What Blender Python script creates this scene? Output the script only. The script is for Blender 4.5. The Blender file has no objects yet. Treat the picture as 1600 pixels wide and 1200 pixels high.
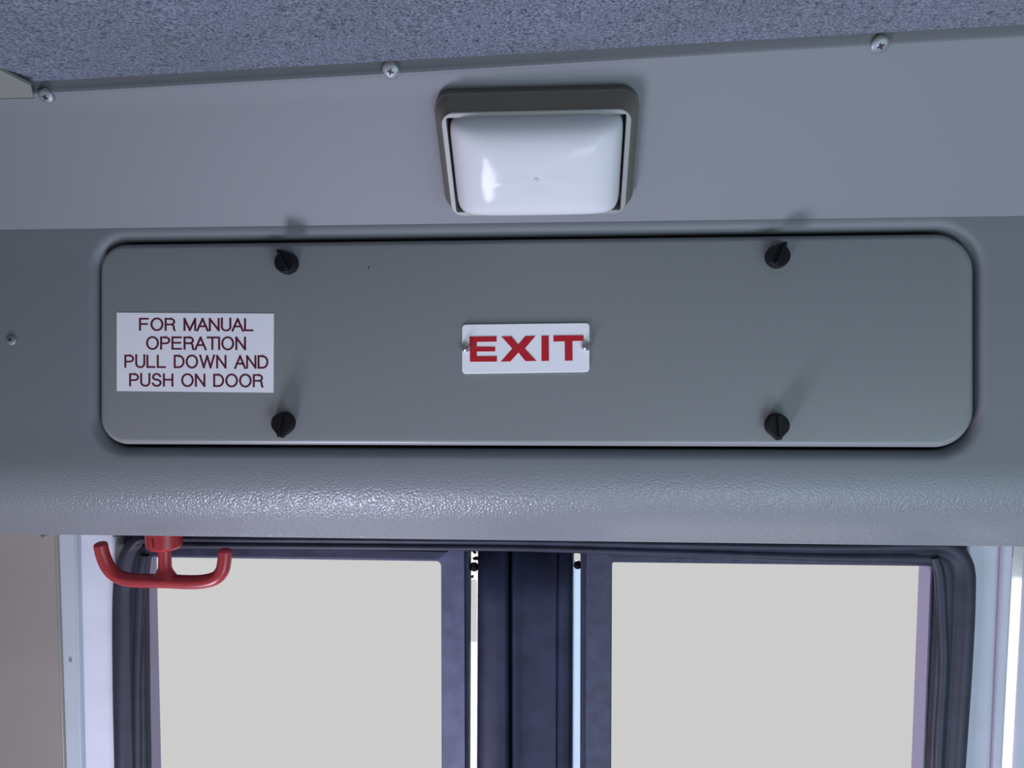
import bpy, bmesh, math, random
from mathutils import Vector, Matrix

# ------------------------------------------------------------ camera / world / light
F = 1202.0
CZ = 2.20
YAW, PITCH, ROLL = math.radians(3.6), math.radians(-4.0), math.radians(-0.27)
scene = bpy.context.scene
C = scene.collection
cam_d = bpy.data.cameras.new('camera'); cam = bpy.data.objects.new('camera', cam_d); C.objects.link(cam)
cam_d.sensor_width = 36.0; cam_d.lens = 36.0 * F / 1600.0; cam_d.clip_start = 0.01
CAMROT = Matrix.Rotation(YAW, 3, 'Z') @ Matrix.Rotation(math.pi/2 + PITCH, 3, 'X') @ Matrix.Rotation(ROLL, 3, 'Z')
cam.matrix_world = Matrix.Translation((0, 0, CZ)) @ CAMROT.to_4x4()
scene.camera = cam
vs = scene.view_settings
vs.view_transform = 'Standard'; vs.look = 'None'; vs.exposure = 0.0; vs.gamma = 1.0; vs.use_curve_mapping = False

w = bpy.data.worlds.new('overcast_sky'); scene.world = w; w.use_nodes = True
bg = w.node_tree.nodes['Background']; bg.inputs[0].default_value = (0.617, 0.617, 0.614, 1); bg.inputs[1].default_value = 1.0

def area(name, loc, target, size, power, col, sy=None):
    d = bpy.data.lights.new(name, 'AREA'); d.shape = 'RECTANGLE'; d.size = size; d.size_y = sy or size
    d.energy = power; d.color = col
    o = bpy.data.objects.new(name, d); C.objects.link(o); o.location = loc
    o.rotation_euler = (Vector(target) - Vector(loc)).to_track_quat('-Z', 'Y').to_euler()
    return o
# assumed light, a free area lamp low on the left below the camera
st_l = area('assumed_low_left_light', (-0.60, 0.40, CZ-1.35), (0.28, 0.85, CZ), 0.42, 9.0, (0.80, 0.79, 1.0), 0.36)
st_l.data.spread = math.radians(120)
area('assumed_right_light', (1.22, -0.5, CZ-0.75), (0.4, 0.9, CZ-0.1), 1.1, 6.5, (0.50, 0.95, 1.0), 0.8)  # assumed unseen light on the right, tints that side cyan
area('aisle_fill', (0.55, -0.25, CZ-1.30), (0.28, 0.80, CZ+0.1), 0.8, 13.2, (0.64, 0.80, 1.0), 0.6)  # added fill, low behind the camera, brightens the sloping part right of centre
sd = bpy.data.lights.new('sun', 'SUN'); sd.energy = 6.0; sd.angle = math.radians(3); sd.color = (1, 1, 1)
so = bpy.data.objects.new('sun', sd); C.objects.link(so)
so.rotation_euler = Vector((0.12, -0.9, -0.22)).to_track_quat('-Z', 'Y').to_euler()

# ------------------------------------------------------------ pixel geometry helpers
O3 = Vector((0, 0, CZ))
def ray(px, py):
    return CAMROT @ Vector(((px - 800)/F, (600 - py)/F, -1.0))
def hit(px, py, p0, n):
    r = ray(px, py); t = (p0 - O3).dot(n) / r.dot(n); return O3 + r*t
def atY(px, py, Y):
    r = ray(px, py); return O3 + r*(Y/r.y)

class Frame:
    """a plane in the place: origin, along X, 'up' axis, outward normal"""
    def __init__(s, o, up, n):
        s.o = Vector(o); s.x = Vector((1, 0, 0)); s.up = Vector(up).normalized(); s.n = Vector(n).normalized()
    def px(s, px, py, h=0.0):
        p = hit(px, py, s.o + s.n*h, s.n) - s.o
        return (p.dot(s.x), p.dot(s.up))
    def w(s, a, b, h=0.0):
        return s.o + s.x*a + s.up*b + s.n*h

LEAN = math.radians(4.0)
fo = atY(800, 540, 0.87)
FACE = Frame(fo, (0, math.sin(LEAN), math.cos(LEAN)), (0, -math.cos(LEAN), math.sin(LEAN)))
cr = hit(800, 352, FACE.o, FACE.n)                      # the crease between face and sloping part
SL = math.radians(42.0)
UP = Frame(cr, (0, -math.sin(SL), math.cos(SL)), (0, -math.cos(SL), -math.sin(SL)))
DOORY = 1.03
DOOR = Frame((0, DOORY, CZ), (0, 0, 1), (0, -1, 0))

# ------------------------------------------------------------ materials
def srgb(r, g, b):
    f = lambda c: (c/255/12.92) if c/255 <= 0.04045 else ((c/255+0.055)/1.055)**2.4
    return (f(r), f(g), f(b), 1)
def mat(name, col, rough=0.5, metal=0.0, bump=None, var=None, spec=0.5, coat=0.0, trans=0.0):
    m = bpy.data.materials.new(name); m.use_nodes = True
    nt = m.node_tree; b = nt.nodes['Principled BSDF']
    b.inputs['Base Color'].default_value = col; b.inputs['Roughness'].default_value = rough
    b.inputs['Metallic'].default_value = metal; b.inputs['Specular IOR Level'].default_value = spec
    b.inputs['Coat Weight'].default_value = coat
    tc = nt.nodes.new('ShaderNodeTexCoord')
    if var:
        sc, amt, det = var
        n = nt.nodes.new('ShaderNodeTexNoise'); n.inputs['Scale'].default_value = sc; n.inputs['Detail'].default_value = det
        nt.links.new(tc.outputs['Object'], n.inputs['Vector'])
        r = nt.nodes.new('ShaderNodeValToRGB'); r.color_ramp.elements[0].position = 0.35; r.color_ramp.elements[1].position = 0.65
        r.color_ramp.elements[0].color = tuple(c*(1-amt) for c in col[:3]) + (1,)
        r.color_ramp.elements[1].color = tuple(min(1, c*(1+amt)) for c in col[:3]) + (1,)
        nt.links.new(n.outputs['Fac'], r.inputs['Fac']); nt.links.new(r.outputs['Color'], b.inputs['Base Color'])
    if bump:
        sc, st, dist = bump
        n = nt.nodes.new('ShaderNodeTexNoise'); n.inputs['Scale'].default_value = sc; n.inputs['Detail'].default_value = 3
        nt.links.new(tc.outputs['Object'], n.inputs['Vector'])
        bp = nt.nodes.new('ShaderNodeBump'); bp.inputs['Strength'].default_value = st; bp.inputs['Distance'].default_value = dist
        nt.links.new(n.outputs['Fac'], bp.inputs['Height']); nt.links.new(bp.outputs['Normal'], b.inputs['Normal'])
    return m
PAINT = (0.192, 0.196, 0.214, 1)
M = {}
M['grp'] = mat('grey_moulded_plastic', PAINT, 0.30, bump=(380, 0.7, 0.0030), spec=0.4)
M['panel'] = mat('grey_painted_panel', (0.222, 0.224, 0.230, 1), 0.36, bump=(600, 0.15, 0.0006))
M['edge'] = mat('gap_black', (0.01, 0.01, 0.012, 1), 0.7)
M['black'] = mat('black_plastic', (0.005, 0.005, 0.007, 1), 0.42, spec=0.3, bump=(300, 0.1, 0.0005))
M['white'] = mat('white_enamel', (0.92, 0.885, 0.93, 1), 0.35)
M['sticker'] = mat('white_vinyl', (0.88, 0.84, 0.89, 1), 0.45)
M['red'] = mat('red_print', (0.50, 0.013, 0.025, 1), 0.4)
M['maroon'] = mat('dark_red_print', (0.11, 0.004, 0.024, 1), 0.45)
M['redplastic'] = mat('red_plastic', (0.33, 0.022, 0.030, 1), 0.33, bump=(90, 0.12, 0.0015))
M['chrome'] = mat('bright_metal', (0.62, 0.63, 0.66, 1), 0.18, 1.0)
M['zinc'] = mat('zinc_screw', (0.25, 0.26, 0.28, 1), 0.42, 0.4, bump=(500, 0.2, 0.0004))
M['slot'] = mat('screw_slot', (0.01, 0.01, 0.012, 1), 0.6)
M['lampbase'] = mat('taupe_lamp_housing', (0.14, 0.125, 0.105, 1), 0.45, bump=(500, 0.1, 0.0004))
M['bezel'] = mat('grey_lamp_bezel', (0.27, 0.265, 0.25, 1), 0.35)
M['diff'] = mat('white_lamp_diffuser', (0.60, 0.59, 0.62, 1), 0.12, bump=(14, 0.06, 0.01), spec=0.12)
M['diff'].node_tree.nodes['Principled BSDF'].inputs['Subsurface Weight'].default_value = 0.0
M['rubber'] = mat('black_rubber', (0.022, 0.022, 0.040, 1), 0.5, spec=0.35, bump=(60, 0.12, 0.002), var=(30, 0.2, 3))
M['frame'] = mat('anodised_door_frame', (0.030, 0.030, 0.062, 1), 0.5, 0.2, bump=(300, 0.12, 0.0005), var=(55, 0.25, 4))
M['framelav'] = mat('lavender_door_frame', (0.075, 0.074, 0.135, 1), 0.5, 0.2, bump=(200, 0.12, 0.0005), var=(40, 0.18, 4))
M['navy'] = mat('navy_rubber', (0.016, 0.018, 0.044, 1), 0.6, spec=0.25, bump=(120, 0.15, 0.001), var=(24, 0.25, 3))
M['pillar'] = mat('white_pillar_paint', (0.72, 0.71, 0.80, 1), 0.4, var=(20, 0.03, 3))
M['pillargrey'] = mat('pale_grey_pillar_paint', (0.50, 0.53, 0.58, 1), 0.4, var=(20, 0.03, 3))
M['purple'] = mat('purple_glazing_reveal', (0.24, 0.20, 0.32, 1), 0.4)
M['pillarright'] = mat('blue_grey_pillar_paint', (0.44, 0.43, 0.50, 1), 0.4, var=(20, 0.03, 3))
M['taupe'] = mat('taupe_laminate', (0.31, 0.265, 0.25, 1), 0.22, bump=(30, 0.06, 0.004), var=(6, 0.06, 2))
M['cream'] = mat('cream_trim', (0.22, 0.225, 0.20, 1), 0.45)
M['floor'] = mat('grey_floor', (0.12, 0.12, 0.13, 1), 0.6)
# backlit translucent filler, stands in for bright daylight seen in narrow gaps
def translucent(name, col):
    m = bpy.data.materials.new(name); m.use_nodes = True; nt = m.node_tree
    b = nt.nodes['Principled BSDF']; out = nt.nodes['Material Output']
    b.inputs['Base Color'].default_value = col; b.inputs['Roughness'].default_value = 0.5
    t = nt.nodes.new('ShaderNodeBsdfTranslucent'); t.inputs['Color'].default_value = col
    mx = nt.nodes.new('ShaderNodeMixShader'); mx.inputs[0].default_value = 0.75
    nt.links.new(b.outputs[0], mx.inputs[1]); nt.links.new(t.outputs[0], mx.inputs[2]); nt.links.new(mx.outputs[0], out.inputs[0])
    return m
M['glow'] = translucent('daylight_gap_white', (0.98, 0.98, 0.98, 1))
M['glowblue'] = translucent('daylight_gap_pale_blue', (0.66, 0.74, 0.86, 1))
def glass():
    m = bpy.data.materials.new('clear_glass'); m.use_nodes = True; nt = m.node_tree
    out = nt.nodes['Material Output']; nt.nodes.remove(nt.nodes['Principled BSDF'])
    t = nt.nodes.new('ShaderNodeBsdfTransparent'); t.inputs[0].default_value = (0.99, 0.99, 0.99, 1)
    g = nt.nodes.new('ShaderNodeBsdfGlossy'); g.inputs['Roughness'].default_value = 0.15
    mx = nt.nodes.new('ShaderNodeMixShader'); mx.inputs[0].default_value = 0.0004
    nt.links.new(t.outputs[0], mx.inputs[1]); nt.links.new(g.outputs[0], mx.inputs[2]); nt.links.new(mx.outputs[0], out.inputs[0])
    return m
M['glass'] = glass()
def carpet():
    m = bpy.data.materials.new('blue_grey_carpet'); m.use_nodes = True; nt = m.node_tree; L = nt.links.new
    b = nt.nodes['Principled BSDF']; b.inputs['Roughness'].default_value = 0.95; b.inputs['Specular IOR Level'].default_value = 0.1
    b.inputs['Sheen Weight'].default_value = 0.2
    tc = nt.nodes.new('ShaderNodeTexCoord')
    n1 = nt.nodes.new('ShaderNodeTexNoise'); n1.inputs['Scale'].default_value = 400; n1.inputs['Detail'].default_value = 4; n1.inputs['Roughness'].default_value = 0.7
    n2 = nt.nodes.new('ShaderNodeTexNoise'); n2.inputs['Scale'].default_value = 7; n2.inputs['Detail'].default_value = 3
    mp = nt.nodes.new('ShaderNodeMapping'); mp.inputs['Scale'].default_value = (1.0, 0.6, 1)
    n3 = nt.nodes.new('ShaderNodeTexNoise'); n3.inputs['Scale'].default_value = 260; n3.inputs['Detail'].default_value = 5; n3.inputs['Distortion'].default_value = 1.2
    L(tc.outputs['Object'], n1.inputs['Vector']); L(tc.outputs['Object'], n2.inputs['Vector'])
    L(tc.outputs['Object'], mp.inputs['Vector']); L(mp.outputs[0], n3.inputs['Vector'])
    r = nt.nodes.new('ShaderNodeValToRGB'); r.color_ramp.elements[0].position = 0.40; r.color_ramp.elements[1].position = 0.62
    r.color_ramp.elements[0].color = (0.055, 0.062, 0.092, 1); r.color_ramp.elements[1].color = (0.27, 0.29, 0.385, 1)
    L(n1.outputs['Fac'], r.inputs['Fac'])
    r3 = nt.nodes.new('ShaderNodeValToRGB'); r3.color_ramp.elements[0].position = 0.33; r3.color_ramp.elements[1].position = 0.42
    r3.color_ramp.elements[0].color = (0.10, 0.10, 0.13, 1); r3.color_ramp.elements[1].color = (1, 1, 1, 1)
    L(n3.outputs['Fac'], r3.inputs['Fac'])
    mx = nt.nodes.new('ShaderNodeMix'); mx.data_type = 'RGBA'; mx.blend_type = 'MULTIPLY'; mx.inputs['Factor'].default_value = 1
    L(r.outputs[0], mx.inputs['A']); L(r3.outputs[0], mx.inputs['B'])
    r2 = nt.nodes.new('ShaderNodeValToRGB'); r2.color_ramp.elements[0].position = 0.35; r2.color_ramp.elements[1].position = 0.65
    r2.color_ramp.elements[0].color = (0.86, 0.9, 0.86, 1); r2.color_ramp.elements[1].color = (1, 1, 1.05, 1)
    L(n2.outputs['Fac'], r2.inputs['Fac'])
    mx2 = nt.nodes.new('ShaderNodeMix'); mx2.data_type = 'RGBA'; mx2.blend_type = 'MULTIPLY'; mx2.inputs['Factor'].default_value = 1
    L(mx.outputs['Result'], mx2.inputs['A']); L(r2.outputs[0], mx2.inputs['B']); L(mx2.outputs['Result'], b.inputs['Base Color'])
    bp = nt.nodes.new('ShaderNodeBump'); bp.inputs['Strength'].default_value = 0.8; bp.inputs['Distance'].default_value = 0.003
    L(n1.outputs['Fac'], bp.inputs['Height']); L(bp.outputs[0], b.inputs['Normal'])
    return m
M['carpet'] = carpet()
def grain_by_height(m, z0, z1, lo, hi):
    # the rolled lower edge has a coarser moulded grain than the smooth upper part
    nt = m.node_tree; bp = [n for n in nt.nodes if n.type == 'BUMP'][0]; tc = [n for n in nt.nodes if n.type == 'TEX_COORD'][0]
    sp = nt.nodes.new('ShaderNodeSeparateXYZ'); mr = nt.nodes.new('ShaderNodeMapRange')
    nt.links.new(tc.outputs['Object'], sp.inputs[0]); nt.links.new(sp.outputs['Z'], mr.inputs['Value'])
    for k, v in (('From Min', z0), ('From Max', z1), ('To Min', hi), ('To Max', lo)): mr.inputs[k].default_value = v
    nt.links.new(mr.outputs[0], bp.inputs['Strength'])
    mr2 = nt.nodes.new('ShaderNodeMapRange'); nt.links.new(sp.outputs['Z'], mr2.inputs['Value'])
    for k, v in (('From Min', z0), ('From Max', z1), ('To Min', 0.27), ('To Max', 0.58)): mr2.inputs[k].default_value = v
    nt.links.new(mr2.outputs[0], nt.nodes['Principled BSDF'].inputs['Roughness'])
    vo = nt.nodes.new('ShaderNodeTexVoronoi'); vo.feature = 'SMOOTH_F1'; vo.inputs['Scale'].default_value = 400; vo.inputs['Smoothness'].default_value = 0.6
    nt.links.new(tc.outputs['Object'], vo.inputs['Vector']); nt.links.new(vo.outputs['Distance'], bp.inputs['Height']); bp.invert = True
    bp.inputs['Distance'].default_value = 0.0013
grain_by_height(M['grp'], FACE.w(0, FACE.px(800, 790)[1]).z, FACE.w(0, FACE.px(800, 715)[1]).z, 0.03, 0.6)

# ------------------------------------------------------------ mesh helpers
def link(name, bm, material, parent=None, smooth=True, angle=35, bevel=0.0, segs=3):
    me = bpy.data.meshes.new(name)
    bmesh.ops.recalc_face_normals(bm, faces=bm.faces[:])
    bm.to_mesh(me); bm.free()
    for m in (material if isinstance(material, (list, tuple)) else [material]): me.materials.append(m)
    o = bpy.data.objects.new(name, me); C.objects.link(o)
    if parent: o.parent = parent; o.matrix_parent_inverse = Matrix.Translation(parent.location).inverted()
    if smooth:
        me.polygons.foreach_set('use_smooth', [True]*len(me.polygons))
        me.set_sharp_from_angle(angle=math.radians(angle))
    if bevel > 0:
        md = o.modifiers.new('bevel', 'BEVEL'); md.width = bevel; md.segments = segs; md.limit_method = 'ANGLE'; md.angle_limit = math.radians(40)
        md.harden_normals = False
    return o
def thing(name, loc, label, cat, group=None, kind=None):
    o = bpy.data.objects.new(name, None); C.objects.link(o); o.location = loc; o.empty_display_size = 0.02
    return tag(o, label, cat, group, kind)
def tag(o, label=None, cat=None, group=None, kind=None):
    if label: o['label'] = label
    if cat: o['category'] = cat
    if group: o['group'] = group
    if kind: o['kind'] = kind
    return o
def structure(o, label=None):
    o['kind'] = 'structure'
    if label: o['label'] = label
    return o

def rounded(corners, radii, seg=10):
    """fillet a polygon (counter clockwise 2d corners)"""
    out = []; n = len(corners)
    if not isinstance(radii, (list, tuple)): radii = [radii]*n
    for i in range(n):
        p = Vector(corners[i]); a = Vector(corners[i-1]) - p; b = Vector(corners[(i+1) % n]) - p
        a.normalize(); b.normalize(); ang = a.angle(b); r = max(radii[i], 1e-5)
        d = r / math.tan(ang/2); c = p + (a+b).normalized() * (r/math.sin(ang/2))
        p0 = p + a*d - c; p1 = p + b*d - c
        a0 = math.atan2(p0.y, p0.x); a1 = math.atan2(p1.y, p1.x)
        da = a1 - a0
        while da > math.pi: da -= 2*math.pi
        while da < -math.pi: da += 2*math.pi
        for k in range(seg+1):
            t = a0 + da*k/seg; out.append((c.x + r*math.cos(t), c.y + r*math.sin(t)))
    return out
def offset(corners, d):
    """grow (d>0) a ccw polygon"""
    n = len(corners); out = []
    for i in range(n):
        p = Vector(corners[i]); e0 = (p - Vector(corners[i-1])).normalized(); e1 = (Vector(corners[(i+1) % n]) - p).normalized()
        n0 = Vector((e0.y, -e0.x)); n1 = Vector((e1.y, -e1.x))
        bis = (n0 + n1); bis = bis / bis.dot(n0)
        q = p + bis*d; out.append((q.x, q.y))
    return out
def rings(bm, fr, ringlist, cap_first=False, cap_last=False):
    """ringlist: [(points2d, height)]"""
    vs_ = []
    for pts, h in ringlist:
        vs_.append([bm.verts.new(fr.w(p[0], p[1], h)) for p in pts])
    for a, b in zip(vs_[:-1], vs_[1:]):
        n = len(a)
        for i in range(n): bm.faces.new((a[i], a[(i+1) % n], b[(i+1) % n], b[i]))
    if cap_first: bm.faces.new(vs_[0])
    if cap_last: bm.faces.new(vs_[-1])
    return vs_
def slab(fr, pts, h0, h1, bm=None):
    bm = bm or bmesh.new(); rings(bm, fr, [(pts, h0), (pts, h1)], True, True); return bm
def lathe(bm, o, ax, prof, seg=32, a=None):
    """prof: [(radius, height along ax)]"""
    ax = Vector(ax).normalized(); u = ax.orthogonal().normalized(); v = ax.cross(u)
    rows = []
    for r, h in prof:
        if r < 1e-6: rows.append([bm.verts.new(Vector(o) + ax*h)])
        else: rows.append([bm.verts.new(Vector(o) + ax*h + (u*math.cos(2*math.pi*k/seg) + v*math.sin(2*math.pi*k/seg))*r) for k in range(seg)])
    for A, B in zip(rows[:-1], rows[1:]):
        for k in range(seg):
            if len(A) == 1 and len(B) == 1: continue
            if len(A) == 1: bm.faces.new((A[0], B[k], B[(k+1) % seg]))
            elif len(B) == 1: bm.faces.new((A[k], A[(k+1) % seg], B[0]))
            else: bm.faces.new((A[k], A[(k+1) % seg], B[(k+1) % seg], B[k]))
def tube(bm, pts, rad, seg=24, caps=True):
    """pts: vectors, rad: float or list; round ended"""
    n = len(pts); rad = rad if isinstance(rad, (list, tuple)) else [rad]*n
    rows = []; prev = None
    for i, p in enumerate(pts):
        t = (pts[min(i+1, n-1)] - pts[max(i-1, 0)]).normalized()
        u = (prev - t*prev.dot(t)).normalized() if prev is not None else t.cross(Vector((0, 1, 0))).normalized()
        prev = u; v = t.cross(u)
        rows.append([bm.verts.new(p + (u*math.cos(2*math.pi*k/seg) + v*math.sin(2*math.pi*k/seg))*rad[i]) for k in range(seg)])
    for A, B in zip(rows[:-1], rows[1:]):
        for k in range(seg): bm.faces.new((A[k], A[(k+1) % seg], B[(k+1) % seg], B[k]))
    if caps: bm.faces.new(rows[0]); bm.faces.new(rows[-1])
def smooth_path(pts, sub=8):
    out = []; n = len(pts)
    for i in range(n-1):
        p0 = pts[max(i-1, 0)]; p1 = pts[i]; p2 = pts[i+1]; p3 = pts[min(i+2, n-1)]
        for k in range(sub):
            t = k/sub
            out.append(0.5*((2*p1) + (p2-p0)*t + (2*p0-5*p1+4*p2-p3)*t*t + (3*p1-p0-3*p2+p3)*t**3))
    out.append(pts[-1]); return out

# ------------------------------------------------------------ the header moulding
XL, XR = -0.95, 0.95
acc_px = [(151, 699), (1528, 704.5), (1528, 359), (151, 377)]           # access panel outline, ccw
acc = [FACE.px(*p) for p in acc_px]
PXM = 0.87/F                                                             # metres per pixel on the face
accr = [50*PXM, 62*PXM, 62*PXM, 47*PXM]
def acc_ring(d, seg=14): return rounded(offset(acc, d), [r + d for r in accr], seg)
bm = bmesh.new()
RF = 0.0125                                                              # rounded lip round the recess
rl = [(acc_ring(0.0005), -0.050), (acc_ring(0.0005), -RF)]
for k in range(1, 9):
    t = math.pi/2*k/8
    rl.append((acc_ring(0.0005 + RF*(1-math.cos(t))), -RF*(1-math.sin(t))))
# flat face boundary: from the crease down to where the curve starts
ztop = 0.0; crs = FACE.px(800, 352)[1]
bot = FACE.px(800, 728)[1]
fillr = acc_ring(RF + 0.0005)
crs = max(crs, max(p[1] for p in fillr) + 0.0015)
def face_bound(pts, crs_, bot_):
    out = []; cx = sum(p[0] for p in pts)/len(pts); cy = sum(p[1] for p in pts)/len(pts); n4 = len(pts)//4
    cor = [(XL, bot_), (XR, bot_), (XR, crs_), (XL, crs_)]
    for q in range(4):
        for k in range(n4):
            if k == 0: out.append(None)
            else: out.append(None)
    m = n4//2
    idx = [q*n4 + m for q in range(4)]
    for q in range(4):
        i0 = idx[q]; i1 = idx[(q+1) % 4] + (len(pts) if q == 3 else 0)
        for i in range(i0, i1):
            # position by projection along the side
            a = cor[q]; b = cor[(q+1) % 4]; t = (i - i0)/(i1 - i0)
            p = pts[i % len(pts)]
            if q in (0, 2):
                x = p[0] if i != i0 else a[0]; out[i % len(pts)] = (x, a[1])
            else:
                y = min(max(p[1], bot_), crs_) if i != i0 else a[1]; out[i % len(pts)] = (a[0], y)
    return out
rl.append((face_bound(fillr, crs, bot), 0.0))
rings(bm, FACE, rl)
# sweep: sloping part above the crease, curve below
def sweep(bm, prof, xs):
    rows = [[bm.verts.new((x, p[0], p[1])) for p in (prof(x) if callable(prof) else prof)] for x in xs]
    for A, B in zip(rows[:-1], rows[1:]):
        for k in range(len(A)-1): bm.faces.new((A[k], B[k], B[k+1], A[k+1]))
    return rows
xs = [XL + (XR-XL)*i/48 for i in range(49)]
pc = FACE.w(0, crs); UP.o = pc.copy(); UP.o.x = 0
# ceiling edge, measured where the carpet starts, lies on the sloping part
ceil_px = [(0, 133), (50, 130), (400, 110.5), (610, 97), (800, 85), (1000, 75), (1200, 63), (1600, 42)]
ce = [UP.px(*p) for p in ceil_px]
# straight line fit
n = len(ce); mx_ = sum(p[0] for p in ce)/n; my_ = sum(p[1] for p in ce)/n
kk = sum((p[0]-mx_)*(p[1]-my_) for p in ce)/sum((p[0]-mx_)**2 for p in ce)
def ce_s(x): return my_ + kk*(x - mx_)
LIP = 0.010
def up_prof(x):
    out = []; S = ce_s(x) - LIP
    # small crease radius
    out.append((FACE.w(0, crs - 0.0).y, FACE.w(0, crs).z))
    for s in (0.0015, 0.006, 0.03, 0.08, S*0.6, S*0.85, S-0.004):
        p = UP.w(0, s, 0); out.append((p.y, p.z))
    q = UP.w(0, S, 0.0)
    bd = 0.0022*max(0.0, min(1.0, (0.20 - x)/0.3))*max(0.0, min(1.0, (x+0.72)/0.25))
    for s_, h_ in ((-0.003, 0.25), (-0.0018, 0.7), (-0.0006, 1.0), (0.0004, 0.85)):
        p = UP.w(0, S + s_, bd*h_); out.append((p.y, p.z))
    d = Vector((math.sin(math.radians(8)), 0)).x
    out.append((q.y - 0.0003, q.z + 0.003)); out.append((q.y - 0.0015, q.z + 0.010)); out.append((q.y - 0.001, q.z + 0.017))
    return out
sweep(bm, up_prof, xs)
# lower curve: tangent to the face, rolls back and under
b0 = FACE.w(0, bot)
edge = atY(800, 843, 0.922)
def low_prof():
    out = []; p0 = Vector((b0.y, b0.z)); d0 = Vector((-FACE.up.y, -FACE.up.z))
    p3 = Vector((0.922, edge.z)); d3 = Vector((0.55, -0.60)).normalized()
    L = (p3-p0).length
    c1 = p0 + d0*L*0.50; c2 = p3 - d3*L*0.28
    for k in range(41):
        t = k/40; q = p0*(1-t)**3 + 3*c1*t*(1-t)**2 + 3*c2*t*t*(1-t) + p3*t**3
        out.append((q.x, q.y))
    # tight roll into the soffit
    r = 0.006; a0 = math.atan2(d3.y, d3.x)
    c = p3 + Vector((-d3.y, d3.x))*r
    for k in range(1, 9):
        a = -math.pi/2 + a0 + (0 - a0)*k/8
        out.append((c.x + r*math.cos(a), c.y + r*math.sin(a)))
    out.append((1.07, out[-1][1] + 0.004))
    return out
LP = low_prof(); SOFF = LP[-1][1]
sweep(bm, LP, xs)
bmesh.ops.remove_doubles(bm, verts=bm.verts[:], dist=0.00005)
header = link('header_panel', bm, M['grp'], angle=50)
tag(header, 'wide grey moulded panel above the door with a rolled lower edge and recessed opening', 'panel')
# closing board behind the recess
bm = bmesh.new(); rings(bm, FACE, [(acc_ring(0.03), -0.060), (acc_ring(0.03), -0.0501)], True, True)
link('recess_back', bm, M['edge'], header)

# a tiny dark pit in the panel's paint
# ------------------------------------------------------------ access panel
ap = thing('access_panel', FACE.w(*FACE.px(839, 699)), 'long grey removable access panel with rounded corners, set in the header over the door', 'access panel')
bm = bmesh.new()
G = -0.0032; H = 0.0015; R2 = 0.009
rl = [(acc_ring(G), -0.045), (acc_ring(G), H - R2)]
for k in range(1, 9):
    t = math.pi/2*k/8; rl.append((acc_ring(G - R2*0.8*(1-math.cos(t))), H - R2*(1-math.sin(t))))
rings(bm, FACE, rl, True, True)
link('panel_board', bm, M['panel'], ap, angle=40)
def knob(px, py, ang, asym, Rm=0.0128):
    a, b = FACE.px(px, py, 0.006)
    pts = []; A = math.radians(ang)
    sA, sB = (math.radians(48), math.radians(20))
    if asym < 0: sA, sB = sB, sA
    if asym == 0: sA = sB = math.radians(38)
    N = 40
    for k in range(N+1):
        t = A + sA + (2*math.pi - sA - sB)*k/N
        pts.append((math.cos(t), math.sin(t)))
    for s, rr in ((-0.10, 1.27), (-0.07, 1.34), (0.07, 1.34), (0.10, 1.27)):
        pts.append((rr*math.cos(A+s), rr*math.sin(A+s)))
    sc = lambda f: [(a + p[0]*Rm*f, b + p[1]*Rm*f) for p in pts]
    bm = bmesh.new()
    rings(bm, FACE, [(sc(1.0), H), (sc(1.0), H+0.004), (sc(0.97), H+0.0048), (sc(0.93), H+0.012), (sc(0.86), H+0.0135)], True, True)
    k = link('latch_knob', bm, M['black'], ap, angle=30)
    k['label'] = 'black turn knob'
    # grip rib
    bm = bmesh.new(); d = Vector((math.cos(A), math.sin(A))); nn = Vector((-d.y, d.x)); c = Vector((a, b))
    rib = [c - d*Rm*0.80 - nn*0.0018, c + d*Rm*1.20 - nn*0.0014, c + d*Rm*1.20 + nn*0.0014, c - d*Rm*0.80 + nn*0.0018]
    rib = rounded([(p.x, p.y) for p in rib], 0.0008, 3)
    cc = [((p[0]-a)*0.94+a, (p[1]-b)*0.94+b) for p in rib]
    rings(bm, FACE, [(rib, H+0.0120), (rib, H+0.0165), (cc, H+0.0175)], True, True)
    link('grip_rib', bm, M['black'], k, angle=30)
knob(448, 411, 117, -1); knob(1215, 401, 66, 1); knob(443, 661, 263, 0); knob(1214, 664, 273, 0)
# ------------------------------------------------------------ exit sign
HF = H + 0.0002
es = thing('exit_sign', FACE.w(*FACE.px(821, 583), HF), 'small white plate reading EXIT in bold red letters, in the middle of the access panel', 'sign')
pl_px = [(722, 584), (921, 581), (921, 504.5), (722, 507)]
pl = [FACE.px(*p, HF+0.0018) for p in pl_px]
bm = bmesh.new()
rr = lambda d: rounded(offset(pl, d), 0.0042+d, 6)
rings(bm, FACE, [(rr(0), HF), (rr(0), HF+0.0014), (rr(-0.0004), HF+0.0018)], True, True)
link('sign_plate', bm, M['white'], es, angle=30)
def exit_letters():
    # traced in the 1600x978 zoom of the sign: scale 1600/360
    def q(x, y): return FACE.px(640 + x/4.4444, 440 + y/4.4444, HF+0.0018)
    polys = [
     [(416,382),(604,380),(604,417),(467,419),(467,453),(594,453),(594,485),(467,486),(467,519),(606,518),(606,556),(420,557)],
     [(638,382),(708,380),(755,437),(803,379),(874,378),(801,465),(880,551),(805,553),(756,493),(700,555),(634,556),(714,466)],
     [(916,377),(966,376),(968,551),(916,552)],
     [(999,375),(1208,373),(1208,412),(1130,413),(1132,549),(1079,550),(1077,415),(999,417)]]
    return [[q(*p) for p in reversed(poly)] for poly in polys]
for poly in exit_letters():
    bm = bmesh.new(); rings(bm, FACE, [(poly, HF+0.0017), (poly, HF+0.0022)], True, True)
    bm.normal_update(); bmesh.ops.triangulate(bm, faces=[f for f in bm.faces if len(f.verts) > 4])
    link('letter', bm, M['red'], es, smooth=False)['label'] = 'red printed letter'
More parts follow.
